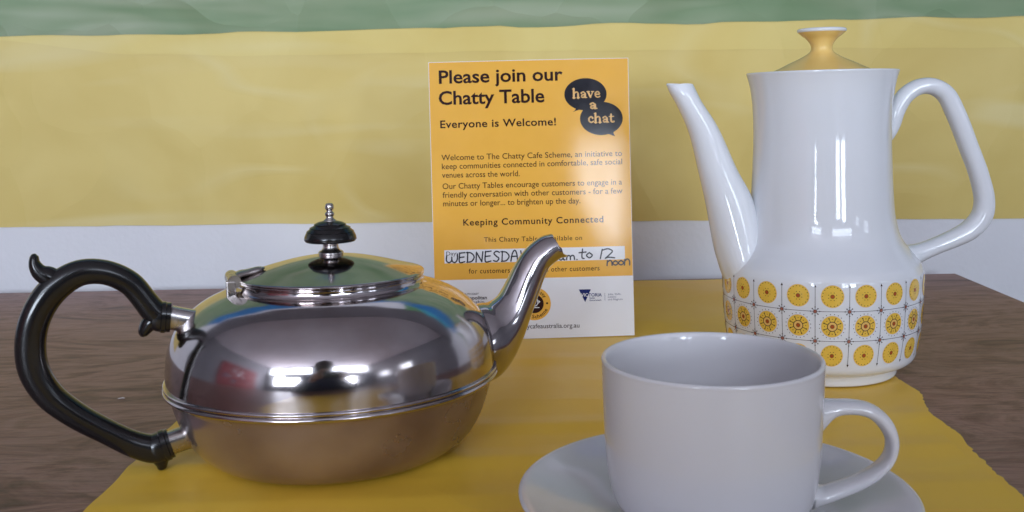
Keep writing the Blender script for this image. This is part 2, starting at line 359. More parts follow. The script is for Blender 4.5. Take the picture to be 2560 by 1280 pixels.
# ------------------------------------------------------------------ silver teapot
def silver(name, c1, c2, rough, rough2, bump=.0, scale=38):
    return mat(name, c1, c2, rough=rough, rough2=rough2, metal=1.0, scale=scale, rscale=scale*1.4, lo=.40, hi=.72, detail=6, bump=bump, bscale=130)
M['silver'] = silver('tarnished_silver', (.54, .505, .51), (.38, .32, .31), .06, .17, .00001, 22)
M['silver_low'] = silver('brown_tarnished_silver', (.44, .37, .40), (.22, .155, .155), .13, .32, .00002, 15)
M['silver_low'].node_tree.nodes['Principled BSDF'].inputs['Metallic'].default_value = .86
M['silver_fit'] = silver('worn_silver_fittings', (.60, .57, .56), (.42, .38, .35), .22, .36, .00005)
M['black'] = mat('black_lacquered_wood', (.007, .0065, .007), (.012, .011, .011), rough=.15, rough2=.24, scale=40, bump=.00002, bscale=150)
TA = math.radians(20)
tp = empty('teapot', (-.0922, .49, .0014), (0, 0, TA), 'tarnished silver teapot with black handle and finial, left of the card', 'teapot')
SX, SY, BXO = .950, .880, .0022
up = profile([(.0846, .0408), (.0845, .0475), (.0832, .0560), (.0797, .0645), (.0740, .0713), (.0665, .0769), (.0585, .0806), (.0520, .0828)], [(.0520, .0828), (.0494, .0836), (.0482, .0848), (.0478, .0864), (.0482, .0876)], [(.0480, .0876), (.0474, .0883), (.0440, .0883)])
low = profile([(.0, .0030), (.040, .0030)], [(.040, .003), (.0415, .0005)], [(.0415, .0005), (.053, .0001), (.0630, .0022), (.0710, .0080), (.0765, .0160), (.0805, .0260), (.0832, .0352)], [(.0832, .0352), (.0838, .0360)])
v, f = lathe(low, 128, SX, SY, BXO); obj('lower_bowl', v, f, M['silver_low'], tp)
band = profile([(.0838, .0360), (.0856, .0364), (.0864, .0376), (.0858, .0386), (.0850, .0389)], [(.0850, .0389), (.0858, .0394), (.0860, .0402), (.0853, .0409), (.0845, .0409)])
v, f = lathe(band, 128, SX, SY, BXO); obj('seam_band', v, f, M['silver'], tp)
v, f = lathe(up, 128, SX, SY, BXO); obj('upper_bowl', v, f, M['silver'], tp, angle=60)
lid_p = profile([(.0435, .0880), (.0486, .0884)], [(.0486, .0884), (.0490, .0888), (.0487, .0892)], [(.0487, .0892), (.0400, .0914), (.0300, .0940), (.0200, .0962), (.0120, .0974), (.0060, .0980), (.0, .0981)])
v, f = lathe(lid_p, 128, SX*.985, SY, BXO); lid = obj('lid', v, f, M['silver'], tp, angle=50)
neck = profile([(.0, .0960), (.0058, .0960), (.0060, .0982)], [(.0060, .0982), (.0062, .0990), (.0058, .0997), (.0050, .1000)], [(.0050, .1000), (.0042, .1008), (.0037, .1022), (.0039, .1038), (.0046, .1052)], [(.0046, .1052), (.0, .1052)])
v, f = lathe(neck, 48, cx=BXO); obj('finial_neck', v, f, M['silver_fit'], lid, angle=50)
kn = [(.0, .1050), (.0095, .1043), (.0122, .1047), (.0129, .1057), (.0126, .1072)]
for r, z in [(.0116, .1092), (.0100, .1111), (.0078, .1128)]: kn += [(r+.0003, z-.0004), (r-.0001, z+.0001), (r+.0001, z+.0004)]
kn += [(.0060, .1142), (.0035, .1148), (.0, .1150)]
v, f = lathe(kn, 56, cx=BXO); obj('finial_knob', v, f, M['black'], lid, angle=70)
tip = profile([(.0, .1142), (.0032, .1140)], [(.0032, .1140), (.0032, .1150), (.0022, .1158), (.0018, .1170), (.0023, .1178), (.0023, .1186), (.0016, .1193), (.0015, .1200), (.0021, .1208), (.0022, .1220), (.0016, .1233), (.0, .1236)])
v, f = lathe(tip, 32, cx=BXO); obj('finial_tip', v, f, M['silver_fit'], lid, angle=60)
# hinge at the handle side of the lid
mb = MB()
R = tube_rings([(-.0445, .0886, .0024, .0058), (-.0423, .0912, .0018, .0052), (-.0383, .0920, .0016, .0040), (-.0328, .0930, .0016, .0030), (-.0300, .0938, .0004, .0006)], 16, 4); mb.add(*loft(R))
hg = obj('hinge', mb.v, mb.f, M['silver_fit'], tp, angle=50)
for y in (-.0062, .0, .0062):
    ring = [[Vector((-.0452+.0032*math.cos(2*PI*k/16), y+d, .0892+.0032*math.sin(2*PI*k/16))) for k in range(16)] for d in (-.0027, .0027)]
    mb = MB().add(*loft(ring)); obj('hinge_knuckle', mb.v, mb.f, M['silver_fit'], hg, angle=50)
mb = MB(); mb.box(-.0490, -.0444, -.0092, -.0064, .0795, .0898); bevel(obj('hinge_plate', mb.v, mb.f, M['silver_fit'], hg, smooth=False), .0008)
# spout with a duck-bill mouth
rows = [(.0680, .0640, .0740, .0240, .0215), (.0792, .0659, .0873, .0286, .0185), (.0845, .0661, .0950, .0365, .0150), (.0900, .0688, .1005, .0460, .0122), (.0950, .0762, .1062, .0590, .0100), (.1000, .0850, .1105, .0690, .0086), (.1045, .0913, .1138, .0775, .0080), (.1092, .0957, .1168, .0832, .0077), (.1150, .0992, .1206, .0864, .0074), (.1196, .1002, .1242, .0886, .0074)]
R = pair_loft(rows, 36, 6)
last = R[-1]; d = Vector((.95, 0, .06)).normalized()
for s, w in ((.33, .45), (.66, .75), (1.0, 1.0)):
    R.append([p+d*(.0046*w*(math.cos(2*PI*k/36)**2*(1.25 if math.cos(2*PI*k/36) < 0 else .35)-.25)) + Vector((0, 0, (.0003*s if math.cos(2*PI*k/36) < -.5 else 0))) for k, p in enumerate(last)])
v, f = loft(R, True, False); sp = obj('spout', v, f, M['silver'], tp, angle=75); solid(sp, .0009, -1)
# handle
hp = [(-.0800, .0752, .0060, .0062), (-.0826, .0785, .0058, .0062), (-.0850, .0822, .0056, .0062), (-.0913, .0909, .0056, .0062), (-.1013, .0966, .0056, .0063), (-.1123, .0972, .0060, .0064), (-.1226, .0914, .0066, .0066), (-.1300, .0818, .0066, .0066), (-.1340, .0697, .0066, .0066), (-.1338, .0550, .0066, .0066), (-.1280, .0424, .0063, .0064), (-.1173, .0315, .0059, .0062), (-.1041, .0218, .0056, .0060), (-.0932, .0146, .0060, .0060), (-.0850, .0112, .0066, .0062), (-.0815, .0110, .0066, .0062)]
v, f = loft(tube_rings(hp, 28, 6, .85)); hd = obj('handle', v, f, M['black'], tp, angle=60)
v, f = loft(tube_rings([(-.1205, .0925, .0040, .0045), (-.1250, .0962, .0048, .0050), (-.1290, .0990, .0036, .0044), (-.1308, .1030, .0025, .0036), (-.1306, .1062, .0017, .0026), (-.1303, .1072, .0005, .0008)], 20, 6)); obj('thumb_spur', v, f, M['black'], hd)
v, f = loft(tube_rings([(-.0800, .0735, .0042, .0055), (-.0835, .0715, .0040, .0052), (-.0860, .0680, .0029, .0040), (-.0868, .0663, .0021, .0028), (-.0872, .0653, .0008, .001)], 20, 6)); obj('handle_horn', v, f, M['black'], hd)
v, f = loft(tube_rings([(-.0815, .0110, .0050, .0055), (-.0815, .0060, .0042, .0050), (-.0812, .0030, .0027, .0036), (-.0812, .0012, .0020, .0026), (-.0811, .0004, .0008, .001)], 20, 6)); obj('handle_horn', v, f, M['black'], hd)
def collar(x0, z0, x1, z1, prof, name, m, parent):
    rows = [(x0+(x1-x0)*t, z0+(z1-z0)*t, a, a*.95) for t, a in prof]
    P = rows; R = []
    nx, nz = -(z1-z0), x1-x0; l = math.hypot(nx, nz); nx /= l; nz /= l
    for p in P: R.append(pair_ring((p[0]+nx*p[2], p[1]+nz*p[2]), (p[0]-nx*p[2], p[1]-nz*p[2]), p[3], 28, .8))
    v, f = loft(R); return obj(name, v, f, m, parent, angle=35)
collar(-.0822, .0742, -.0742, .0733, [(0, .0060), (.25, .0066), (.45, .0068), (.5, .0073), (.72, .0073), (.76, .0069), (1, .0069)], 'ferrule', M['black'], hd)
collar(-.0850, .0106, -.0766, .0130, [(0, .0066), (.2, .0072), (.5, .0070), (.55, .0074), (.8, .0074), (.84, .0069), (1, .0069)], 'ferrule', M['black'], hd)
collar(-.0745, .0733, -.0600, .0690, [(0, .0056), (.35, .0056), (.7, .0058), (1, .0066)], 'handle_socket', M['silver_fit'], tp)
collar(-.0768, .0129, -.0600, .0170, [(0, .0056), (.4, .0056), (.7, .0058), (1, .0066)], 'handle_socket', M['silver_fit'], tp)

# ------------------------------------------------------------------ white tableware
M['porcelain'] = mat('white_porcelain_glaze', (.80, .815, .84), (.775, .79, .815), rough=.07, scale=3, bump=.00014, bscale=30, bstretch=(1, 1, .35), spec=.55)
M['cup_glaze'] = mat('white_cup_glaze', (.665, .645, .66), (.635, .62, .635), rough=.10, scale=4, bump=.00003, bscale=35)
M['yellow_glaze'] = mat('yellow_glaze', (.88, .62, .21), (.86, .57, .17), rough=.08, scale=30, spec=.55)
M['print_yellow'] = mat('printed_yellow', (.86, .56, .085), (.83, .52, .070), rough=.10, scale=300)
M['print_rim'] = flat('printed_orange_yellow', (.84, .52, .15), .10)
M['print_red'] = flat('printed_red', (.44, .09, .025), .10)
M['print_pink'] = flat('printed_rose', (.40, .14, .10), .10)
M['print_dark'] = flat('printed_dark_brown', (.045, .020, .022), .12)

cp = empty('coffee_pot', (.1945, .625, .0013), (0, math.radians(-.3), 0), 'tall white porcelain coffee pot printed with rows of yellow discs', 'coffee pot')
PS = .962
outer = [[(.0, .0022), (.0430, .0022)], [(.0430, .0022), (.0438, .0003), (.0462, .0003), (.0472, .0012), (.0474, .0040), (.0478, .0060)],
         [(.0478, .0060), (.0515, .0076), (.0560, .0096), (.0582, .0122), (.0595, .0165), (.0608, .0230), (.0620, .0320), (.0628, .0430), (.0632, .0540), (.0633, .0625), (.0629, .0655)],
         [(.0629, .0655), (.0612, .0695), (.0582, .0735), (.0545, .0778), (.0494, .0850), (.0460, .0965), (.0444, .1130), (.0434, .1340), (.0430, .1500), (.0436, .1680), (.0451, .1790), (.0468, .1852), (.0474, .1868)],
         [(.0474, .1868), (.0472, .1876), (.0462, .1876), (.0452, .1862), (.0436, .1800), (.0418, .1680), (.0414, .1500), (.0420, .1250), (.0440, .0980), (.0520, .0720), (.0600, .0600), (.0595, .0300), (.0560, .0130), (.0, .0060)]]
v, f = lathe(profile(*outer), 160, PS, PS); obj('body', v, f, M['porcelain'], cp)
R = pair_loft([(-.0950, .1822, -.0812, .1812, .0052), (-.0932, .1776, -.0786, .1758, .0072), (-.0893, .1705, -.0757, .1700, .0080), (-.0816, .1529, -.0660, .1545, .0096), (-.0755, .1278, -.0542, .1280, .0120), (-.0705, .1051, -.0445, .1090, .0150), (-.0660, .0800, -.0395, .0880, .0190), (-.0622, .0665, -.0390, .0740, .0215), (-.0585, .0560, -.0370, .0640, .0210)], 36, 7)
R[0:0] = [[p+Vector((-.0010*(1+math.cos(2*PI*k/36))*.6, 0, .0004)) for k, p in enumerate(R[0])]]
v, f = loft(R, False, True); solid(obj('spout', v, f, M['porcelain'], cp, angle=60), .0014, -1)
hp = [(.0412, .1425, .0012, .0030), (.0426, .1475, .0032, .0046), (.0446, .1545, .0046, .0056), (.0468, .1625, .0050, .0060), (.0520, .1715, .0051, .0062), (.0603, .1768, .0050, .0064), (.0690, .1770, .0052, .0066), (.0770, .1722, .0055, .0066), (.0838, .1598, .0057, .0066), (.0918, .1399, .0056, .0066), (.0990, .1210, .0056, .0066), (.1026, .1050, .0060, .0066), (.1010, .0950, .0064, .0066), (.0940, .0868, .0062, .0066), (.0840, .0815, .0056, .0066), (.0723, .0768, .0052, .0066), (.0620, .0728, .0058, .0072), (.0540, .0702, .0078, .0095)]
v, f = loft(tube_rings(hp, 28, 7, .9)); obj('handle', v, f, M['porcelain'], cp, angle=60)

# printed decoration, laid on the wall of the body
WALL = [(.0582, .0122), (.0595, .0165), (.0608, .0230), (.0620, .0320), (.0628, .0430), (.0632, .0540), (.0633, .0625), (.0629, .0655)]
RZ = [(z, r*PS) for r, z in catmull(WALL, 8)]
NCOL = 20; STEP = 2*PI/NCOL
def on_pot(th, z, e): r = interp(RZ, z)+e; return Vector((r*math.sin(th), -r*math.cos(th), z))
class Print:
    def __init__(s): s.v = []; s.f = []; s.m = []
    def disc(s, cx, cz, r, mi, e, n=24, z0=0.0, r0=None):
        k = len(s.v); RR = .062
        rings = 3 if r > .002 else 1
        s.v.append(on_pot(cx/RR, z0+cz, e))
        for j in range(1, rings+1):
            for i in range(n): s.v.append(on_pot((cx+r*j/rings*math.cos(2*PI*i/n))/RR, z0+cz+r*j/rings*math.sin(2*PI*i/n), e))
        for i in range(n):
            i2 = (i+1) % n; s.f.append((k, k+1+i, k+1+i2)); s.m.append(mi)
            for j in range(rings-1):
                a = k+1+j*n; s.f.append((a+i, a+n+i, a+n+i2, a+i2)); s.m.append(mi)
    def ring(s, cx, cz, r, w, mi, e, z0=0, n=24):
        k = len(s.v)
        for rr in (r-w/2, r+w/2):
            for i in range(n): s.v.append(on_pot((cx+rr*math.cos(2*PI*i/n))/.062, z0+cz+rr*math.sin(2*PI*i/n), e))
        for i in range(n): i2 = (i+1) % n; s.f.append((k+i, k+n+i, k+n+i2, k+i2)); s.m.append(mi)
    def line(s, x0, z0, x1, z1, w, mi, e, n=1, zb=0):
        d = Vector((x1-x0, z1-z0)).normalized(); nx, nz = -d.y*w/2, d.x*w/2; k = len(s.v)
        for i in range(n+1):
            x, z = x0+(x1-x0)*i/n, z0+(z1-z0)*i/n
            s.v += [on_pot((x+nx)/.062, zb+z+nz, e), on_pot((x-nx)/.062, zb+z-nz, e)]
        for i in range(n): a = k+2*i; s.f.append((a, a+1, a+3, a+2)); s.m.append(mi)
    def tri(s, pts, mi, e, zb=0):
        k = len(s.v); s.v += [on_pot(x/.062, zb+z, e) for x, z in pts]; s.f.append((k, k+1, k+2)); s.m.append(mi)
    def build(s, name, parent):
        return obj(name, s.v, s.f, None, parent, mats=[M['print_yellow'], M['print_rim'], M['print_red'], M['print_dark'], M['print_pink']], midx=s.m)
ROWS = [.0578, .0402, .0226]; E0 = .00012
def flower_small(z):
    p = Print(); r = .0066
    p.disc(0, 0, r, 1, E0, z0=z); p.disc(0, 0, r*.94, 0, E0*1.5, z0=z)
    for i in range(18): a = 2*PI*i/18; p.disc(r*.86*math.cos(a), r*.86*math.sin(a), .00027, 3, E0*2, 8, z)
    for i in range(8): a = 2*PI*(i+.5)/8; p.disc(r*.36*math.cos(a), r*.36*math.sin(a), .00024, 3, E0*2, 8, z)
    p.disc(0, 0, .00125, 3, E0*2, 14, z); p.disc(0, 0, .00108, 2, E0*2.5, 14, z); return p
def flower_big(z):
    p = Print(); r = .0064
    p.disc(0, 0, r, 1, E0, z0=z); p.disc(0, 0, r*.95, 0, E0*1.5, z0=z)
    p.disc(0, 0, .0027, 1, E0*2, 20, z); p.ring(0, 0, .00275, .0004, 3, E0*2.5, z); p.disc(0, 0, .00125, 3, E0*2.5, 14, z); p.disc(0, 0, .00108, 2, E0*3, 14, z)
    for i in range(8):
        a = 2*PI*(i+.5)/8; c, s_ = math.cos(a), math.sin(a); p.line(.0028*c, .0028*s_, .0050*c, .0050*s_, .00034, 3, E0*2, zb=z); p.disc(.0051*c, .0051*s_, .00042, 3, E0*2.5, 8, z)
        a = 2*PI*i/8; p.disc(.0044*math.cos(a), .0044*math.sin(a), .00026, 3, E0*2, 8, z)
    for i in range(20): a = 2*PI*(i+.5)/20; p.disc(.0073*math.cos(a), .0073*math.sin(a), .00028, 3, E0*2, 8, z)
    return p
def star_print(z):
    p = Print()
    for i in range(8):
        a = 2*PI*i/8; l = .0026 if i % 2 == 0 else .0023; c, s_ = math.cos(a), math.sin(a)
        p.line(.0007*c, .0007*s_, l*c, l*s_, .00026, 3, E0*2, zb=z); p.disc(l*c, l*s_, .00036, 3, E0*2.5, 8, z)
    p.disc(0, 0, .00105, 3, E0*2.5, 14, z); p.disc(0, 0, .00085, 4, E0*3, 14, z); return p
def line_print():
    p = Print(); p.line(0, .0165, 0, .0636, .00026, 3, E0, 14)
    p.tri([(-.0007, .0630), (.0007, .0630), (0, .0646)], 3, E0*1.5); p.tri([(-.0007, .0172), (0, .0156), (.0007, .0172)], 3, E0*1.5); return p
def around(make, name, ths):
    o = make.build(name, cp)
    for i, th in enumerate(ths):
        c = o if i == 0 else o.copy()
        if i: COL.objects.link(c); c.parent = cp
        c.rotation_euler = (0, 0, th)
TH0 = math.radians(7.0)
ths = [TH0+STEP*k for k in range(NCOL)]
for th_list, mk, nm in ((ths, flower_small(ROWS[0]), 'printed_flower'), (ths, flower_big(ROWS[1]), 'printed_flower'), (ths, flower_small(ROWS[2]), 'printed_flower')):
    around(mk, nm, th_list)
half = [t+STEP/2 for t in ths]
around(star_print((ROWS[0]+ROWS[1])/2), 'printed_star', half); around(star_print((ROWS[1]+ROWS[2])/2), 'printed_star', half); around(line_print(), 'printed_line', half)
for z in ((ROWS[0]+ROWS[1])/2, (ROWS[1]+ROWS[2])/2):
    p = Print(); p.line(0, z, 2*PI*.062, z, .00026, 3, E0, 160); p.build('printed_line', cp)

# the pot's lid rests in the rim
pl = empty('pot_lid', (.1936, .625, .1840), (0, math.radians(-.3), 0), 'glossy yellow cone lid with white topped knob on the coffee pot', 'pot lid')
v, f = lathe(profile([(.0, -.004), (.036, -.004)], [(.036, -.004), (.0385, -.001)], [(.0385, -.001), (.0405, -.0004), (.0402, .0006)], [(.0402, .0006), (.0330, .0040), (.0205, .0100), (.0110, .0145), (.0072, .0172), (.0064, .0192), (.0068, .0216), (.0092, .0250), (.0124, .0275), (.0143, .0292)]), 96); obj('cone', v, f, M['yellow_glaze'], pl, angle=60)
v, f = lathe(profile([(.0143, .0292), (.0148, .0299), (.0146, .0309), (.0138, .0314), (.0100, .0315), (.0, .0312)]), 96); obj('knob_top', v, f, M['porcelain'], pl)

# cup and saucer
sa = empty('saucer', (.0771, .38, .0013), label='plain white saucer under the cup in the front right corner', cat='saucer')
v, f = lathe(profile([(.0, .0030), (.029, .0030)], [(.029, .003), (.0295, .0002), (.0325, .0002), (.0335, .0030)], [(.0335, .0030), (.0480, .0068), (.0620, .0122), (.0740, .0170), (.0762, .0180), (.0766, .0190), (.0756, .0196), (.0740, .0193)], [(.0740, .0193), (.0640, .0152), (.0480, .0101), (.0380, .0072), (.0320, .0060), (.0, .0058)]), 128); obj('dish', v, f, M['cup_glaze'], sa)
cu = empty('cup', (.0760, .38, .0080), (0, 0, math.radians(-3)), 'plain white empty tea cup standing on the saucer', 'cup')
ZC = -.0072
v, f = lathe(profile([(.0, .0095+ZC), (.0240, .0090+ZC)], [(.024, .009+ZC), (.0246, .0074+ZC), (.0270, .0074+ZC), (.0282, .0092+ZC)], [(.0282, .0092+ZC), (.0330, .0112+ZC), (.0372, .0155+ZC), (.0396, .0230+ZC), (.0411, .0360+ZC), (.0419, .0540+ZC), (.0423, .0700+ZC), (.0424, .0716+ZC), (.0419, .0724+ZC), (.0409, .0722+ZC), (.0403, .0710+ZC)], [(.0403, .0710+ZC), (.0399, .0540+ZC), (.0391, .0360+ZC), (.0378, .0240+ZC), (.0340, .0170+ZC), (.0260, .0135+ZC), (.0, .0125+ZC)]), 128); obj('bowl', v, f, M['cup_glaze'], cu)
rows = [(.0400, .0562, .0400, .0395, .0070), (.0432, .0556, .0430, .0440, .0060), (.0480, .0553, .0475, .0487, .0052), (.0541, .0551, .0542, .0495, .0050), (.0600, .0540, .0590, .0485, .0050), (.0648, .0514, .0622, .0464, .0050), (.0692, .0465, .0653, .0425, .0050), (.0713, .0408, .0668, .0390, .0050), (.0713, .0355, .0667, .0348, .0050), (.0695, .0303, .0650, .0314, .0050), (.0648, .0247, .0608, .0278, .0050), (.0585, .0204, .0545, .0245, .0050), (.0500, .0165, .0475, .0220, .0052), (.0430, .0138, .0425, .0207, .0058), (.0385, .0120, .0385, .0225, .0068)]
v, f = loft(pair_loft([(a, b+ZC, c, d_+ZC, w) for a, b, c, d_, w in rows], 28, 5, .95)); obj('handle', v, f, M['cup_glaze'], cu)

# ------------------------------------------------------------------ the card
def card_stock(name, c1, c2):
    return mat(name, c1, c2, rough=.10, rough2=.13, scale=60, spec=.42, bump=.000012, bscale=120)
M['card_orange'] = card_stock('glossy_orange_print', (.84, .45, .075), (.82, .435, .07))
M['card_white'] = card_stock('glossy_white_card', (.80, .80, .83), (.79, .79, .82))
M['ink'] = card_stock('dark_brown_ink', (.030, .013, .012), (.034, .015, .014))
M['navy'] = card_stock('navy_ink', (.012, .022, .14), (.012, .024, .15))
M['grey_ink'] = card_stock('grey_ink', (.16, .16, .24), (.16, .16, .25))
M['marker'] = flat('black_marker', (.008, .008, .016), .3)
M['bubble'] = card_stock('charcoal_ink', (.016, .015, .020), (.018, .017, .022))
CW, CH = 146.0, 203.6; KU = CW/148; KV = CH/206
cdroot = empty('sign_card', (-.0577, .7199, .0007), (math.radians(-4.0), math.radians(-.45), math.radians(.1)), 'orange and white glossy notice card standing upright between the teapot and coffee pot', 'sign')
# the card bows a little: its right edge curls back
def bow(x): return .0030*max(0, (x*1000/CW-.35)/.65)**2
def P3(u, v, layer=1): return Vector((u*KU/1000, bow(u*KU/1000)-.00006*layer, (CH-v*KV)/1000))
NB = 40; ring = lambda x: [Vector((x, bow(x), 0)), Vector((x, bow(x), CH/1000)), Vector((x, bow(x)+.0010, CH/1000)), Vector((x, bow(x)+.0010, 0))]
v, f = loft([ring(CW/1000*i/NB) for i in range(NB+1)]); obj('board', v, f, M['card_white'], cdroot, angle=30)
def quad(name, u0, v0, u1, v1, m, layer, v0r=None, v1r=None):
    v0r = v0 if v0r is None else v0r; v1r = v1 if v1r is None else v1r
    n = max(1, int((u1-u0)/3.5)); vs = []
    for i in range(n+1):
        t = i/n; u = u0+(u1-u0)*t; vs += [P3(u, v1+(v1r-v1)*t, layer), P3(u, v0+(v0r-v0)*t, layer)]
    return obj(name, vs, [(2*i, 2*i+2, 2*i+3, 2*i+1) for i in range(n)], m, cdroot)
quad('orange_panel', .35, .35, 147.7, 161.0, M['card_orange'], 1, .35, 161.4)
quad('writing_strip', 8.1, 138.9, 142.1, 148.7, M['card_white'], 2, 139.3, 149.2)
dg = None
def text_mesh(s, bold=0.0, space=1.0):
    c = bpy.data.curves.new('text_curve', 'FONT'); c.body = s; c.size = 1.0; c.offset = bold; c.space_character = space; c.resolution_u = 3; c.fill_mode = 'FRONT'
    o = bpy.data.objects.new('text_curve', c); COL.objects.link(o)
    g = bpy.context.evaluated_depsgraph_get(); me = bpy.data.meshes.new_from_object(o.evaluated_get(g))
    vs = [(p.co.x, p.co.y) for p in me.vertices]; fs = [tuple(p.vertices) for p in me.polygons]
    bpy.data.objects.remove(o); bpy.data.curves.remove(c); bpy.data.meshes.remove(me)
    return vs, fs
def words(name, s, u0, v0, u1, v1, cap, m, layer=3, bold=0.0, space=1.0, parent=None):
    """one line of print: baseline from (u0, v0) to (u1, v1), capitals cap mm high"""
    vs, fs = text_mesh(s, bold, space); x0 = min(p[0] for p in vs); x1 = max(p[0] for p in vs)
    k = (u1-u0)/(x1-x0); ky = cap/.68
    out = []
    for x, y in vs:
        t = (x-x0)/(x1-x0); out.append(P3(u0+(x-x0)*k, v0+(v1-v0)*t-y*ky, layer))
    return obj(name, out, fs, m, parent or cdroot, smooth=False)
K = .206/698*1000   # mm per measured unit
words('text_line', 'Please join our', 7.5, 15.8, 99, 15.5, 9.3, M['ink'], bold=.020)
words('text_line', 'Chatty Table', 7.0, 31.4, 85.1, 31.3, 9.6, M['ink'], bold=.020)
words('text_line', 'Everyone is Welcome!', 7.6, 48.6, 93.2, 48.6, 5.4, M['ink'], bold=.016, space=1.05)
for s, u0, v0, u1, v1 in [('Welcome to The Chatty Cafe Scheme, an initiative to', 7.84, 72.49, 141.7, 72.4), ('keep communities connected in comfortable, safe social', 8.05, 79.0, 141.65, 78.6), ('venues across the world.', 7.96, 85.35, 65.4, 85.5),
                          ('Our Chatty Tables encourage customers to engage in a', 8.13, 93.65, 141.2, 93.63), ('friendly conversation with other customers - for a few', 8.04, 100.1, 141.4, 100.2), ('minutes or longer... to brighten up the day.', 8.25, 106.4, 109.9, 106.75)]:
    words('text_line', s, u0, v0, u1, v1, 4.1, M['ink'], bold=.002)
words('text_line', 'Keeping Community Connected', 22.7, 121, 126.7, 121.2, 4.6, M['ink'], bold=.014, space=1.12)
words('text_line', 'This Chatty Table is available on', 37.8, 133.5, 110.4, 133.9, 3.4, M['ink'], bold=.003, space=1.1)
words('text_line', 'Day:', 9.6, 142.9, 17.6, 142.9, 2.9, M['ink'], bold=.0)
words('text_line', 'for customers to chat with other customers', 25.9, 156.6, 122.9, 156.8, 3.5, M['ink'], bold=.003, space=1.1)
words('text_line', 'SOUTH-EAST', 20.5, 172.4, 32.8, 172.4, 1.3, M['ink'], bold=.012)
words('text_line', 'Metropolitan', 17.5, 175.9, 38.8, 175.9, 2.5, M['ink'], bold=.016)
words('text_line', 'Partnership', 17.5, 179.1, 36.9, 179.1, 2.4, M['ink'], bold=.008)
words('text_line', 'www.thechattycafeaustralia.org.au', 40.2, 198.2, 106.9, 198.8, 3.4, M['ink'], bold=.002)
words('text_line', 'State', 114.9, 177.7, 118.9, 177.7, 1.1, M['navy'], bold=.015); words('text_line', 'Government', 114.9, 179.4, 123.7, 179.4, 1.1, M['navy'], bold=.015)
for s, v, u1 in (('Jobs, Skills,', 175.4, 138.6), ('Industry', 177.4, 135), ('and Regions', 179.3, 139.7)): words('text_line', s, 128.7, v, u1, v, 1.25, M['grey_ink'], bold=.004)
obj('state_emblem', [P3(107.1, 170.6, 3), P3(116.1, 170.7, 3), P3(111.6, 180.1, 3)], [(0, 2, 1)], M['navy'], cdroot, smooth=False)
words('text_line', 'VIC', 108.6, 175.9, 113.9, 176, 2.4, M['card_white'], layer=5, bold=.014)
words('text_line', 'TORIA', 114.2, 176, 124.1, 176.2, 2.4, M['navy'], layer=4, bold=.014)
quad('divider_line', 126.3, 173.6, 126.55, 179.4, M['grey_ink'], 3)
# strokes: poly-lines with round joints, for hand writing and for the heavy lettering in the speech bubbles
def stroke_mesh(strokes, w, layer, to):
    mb = MB()
    for st in strokes:
        pts = catmull(st, 5) if len(st) > 2 else list(st)
        pts = [to(p) for p in pts]
        for i, (a, b) in enumerate(zip(pts, pts[1:])):
            d = Vector((b[0]-a[0], b[1]-a[1]))
            if d.length < 1e-6: continue
            d.normalize(); n = Vector((-d.y, d.x))*w/2; l = layer+(i % 2)*.2
            mb.add([P3(a[0]+n.x, a[1]+n.y, l), P3(b[0]+n.x, b[1]+n.y, l), P3(b[0]-n.x, b[1]-n.y, l), P3(a[0]-n.x, a[1]-n.y, l)], [(0, 1, 2, 3)])
        for i, p in enumerate(pts):
            mb.add([P3(p[0]+w/2*math.cos(2*PI*k/8), p[1]+w/2*math.sin(2*PI*k/8), layer+.4+.2*(i % 2)) for k in range(8)], [tuple(range(8))])
    return mb
HAND = {  # each letter: strokes in a unit box, z up
    'W': [[(0, .75), (-.02, .2), (.2, 0), (.42, .2), (.46, .62)], [(.46, .62), (.5, .15), (.7, 0), (.92, .25), (.98, .95)]],
    'E': [[(.1, .98), (.06, .02), (.85, .06)], [(.1, .95), (.9, 1.0)], [(.08, .5), (.75, .55)]], 'D': [[(.12, 1), (.05, 0)], [(-.05, .97), (.6, .9), (.95, .5), (.6, .08), (-.02, 0)]],
    'N': [[(.02, 0), (.1, .95)], [(.1, .95), (.75, .02)], [(.75, .02), (.92, 1)]], 'S': [[(.9, .88), (.5, 1), (.12, .8), (.45, .52), (.8, .3), (.5, .02), (.02, .1)]],
    'A': [[(0, 0), (.25, .8), (.5, 1), (.72, .7), (.8, 0)], [(.05, .42), (.78, .45)]], 'Y': [[(.05, 1), (.2, .55), (.5, .5)], [(.95, 1), (.3, -.1)]],
    'a': [[(.85, .55), (.45, .62), (.05, .3), (.35, .0), (.75, .25), (.82, .58)], [(.82, .58), (.8, .1), (1, 0)]], '.': [[(.4, .02), (.5, .03)]], 'm': [[(0, 0), (.05, .6)], [(.05, .4), (.25, .62), (.42, .5), (.45, 0)], [(.45, .4), (.7, .62), (.88, .5), (.95, 0)]],
    't': [[(.5, 1.15), (.42, .1), (.7, 0)], [(0, .72), (1, .78)]], 'o': [[(.5, .62), (.05, .3), (.5, 0), (.95, .3), (.5, .62)]], '1': [[(.75, 1), (.3, 0)]],
    '2': [[(-.35, .92), (.35, 1.05), (.85, .8), (.4, .35), (0, .05)], [(0, .05), (.3, .15), (1.1, .08)]], 'n': [[(0, 0), (.1, .6)], [(.08, .4), (.5, .62), (.85, .45), (.9, 0)]]}
def hand(name, seq, w=1.0, layer=4):
    strokes = []
    mb = MB()
    for ch, u, v, wd, ht in seq:
        b = stroke_mesh(HAND[ch], w, layer, lambda p: (u+p[0]*wd, v-p[1]*ht)); mb.add(b.v, b.f)
    return obj(name, mb.v, mb.f, M['marker'], cdroot, smooth=False)
x = 9.8; seq = []
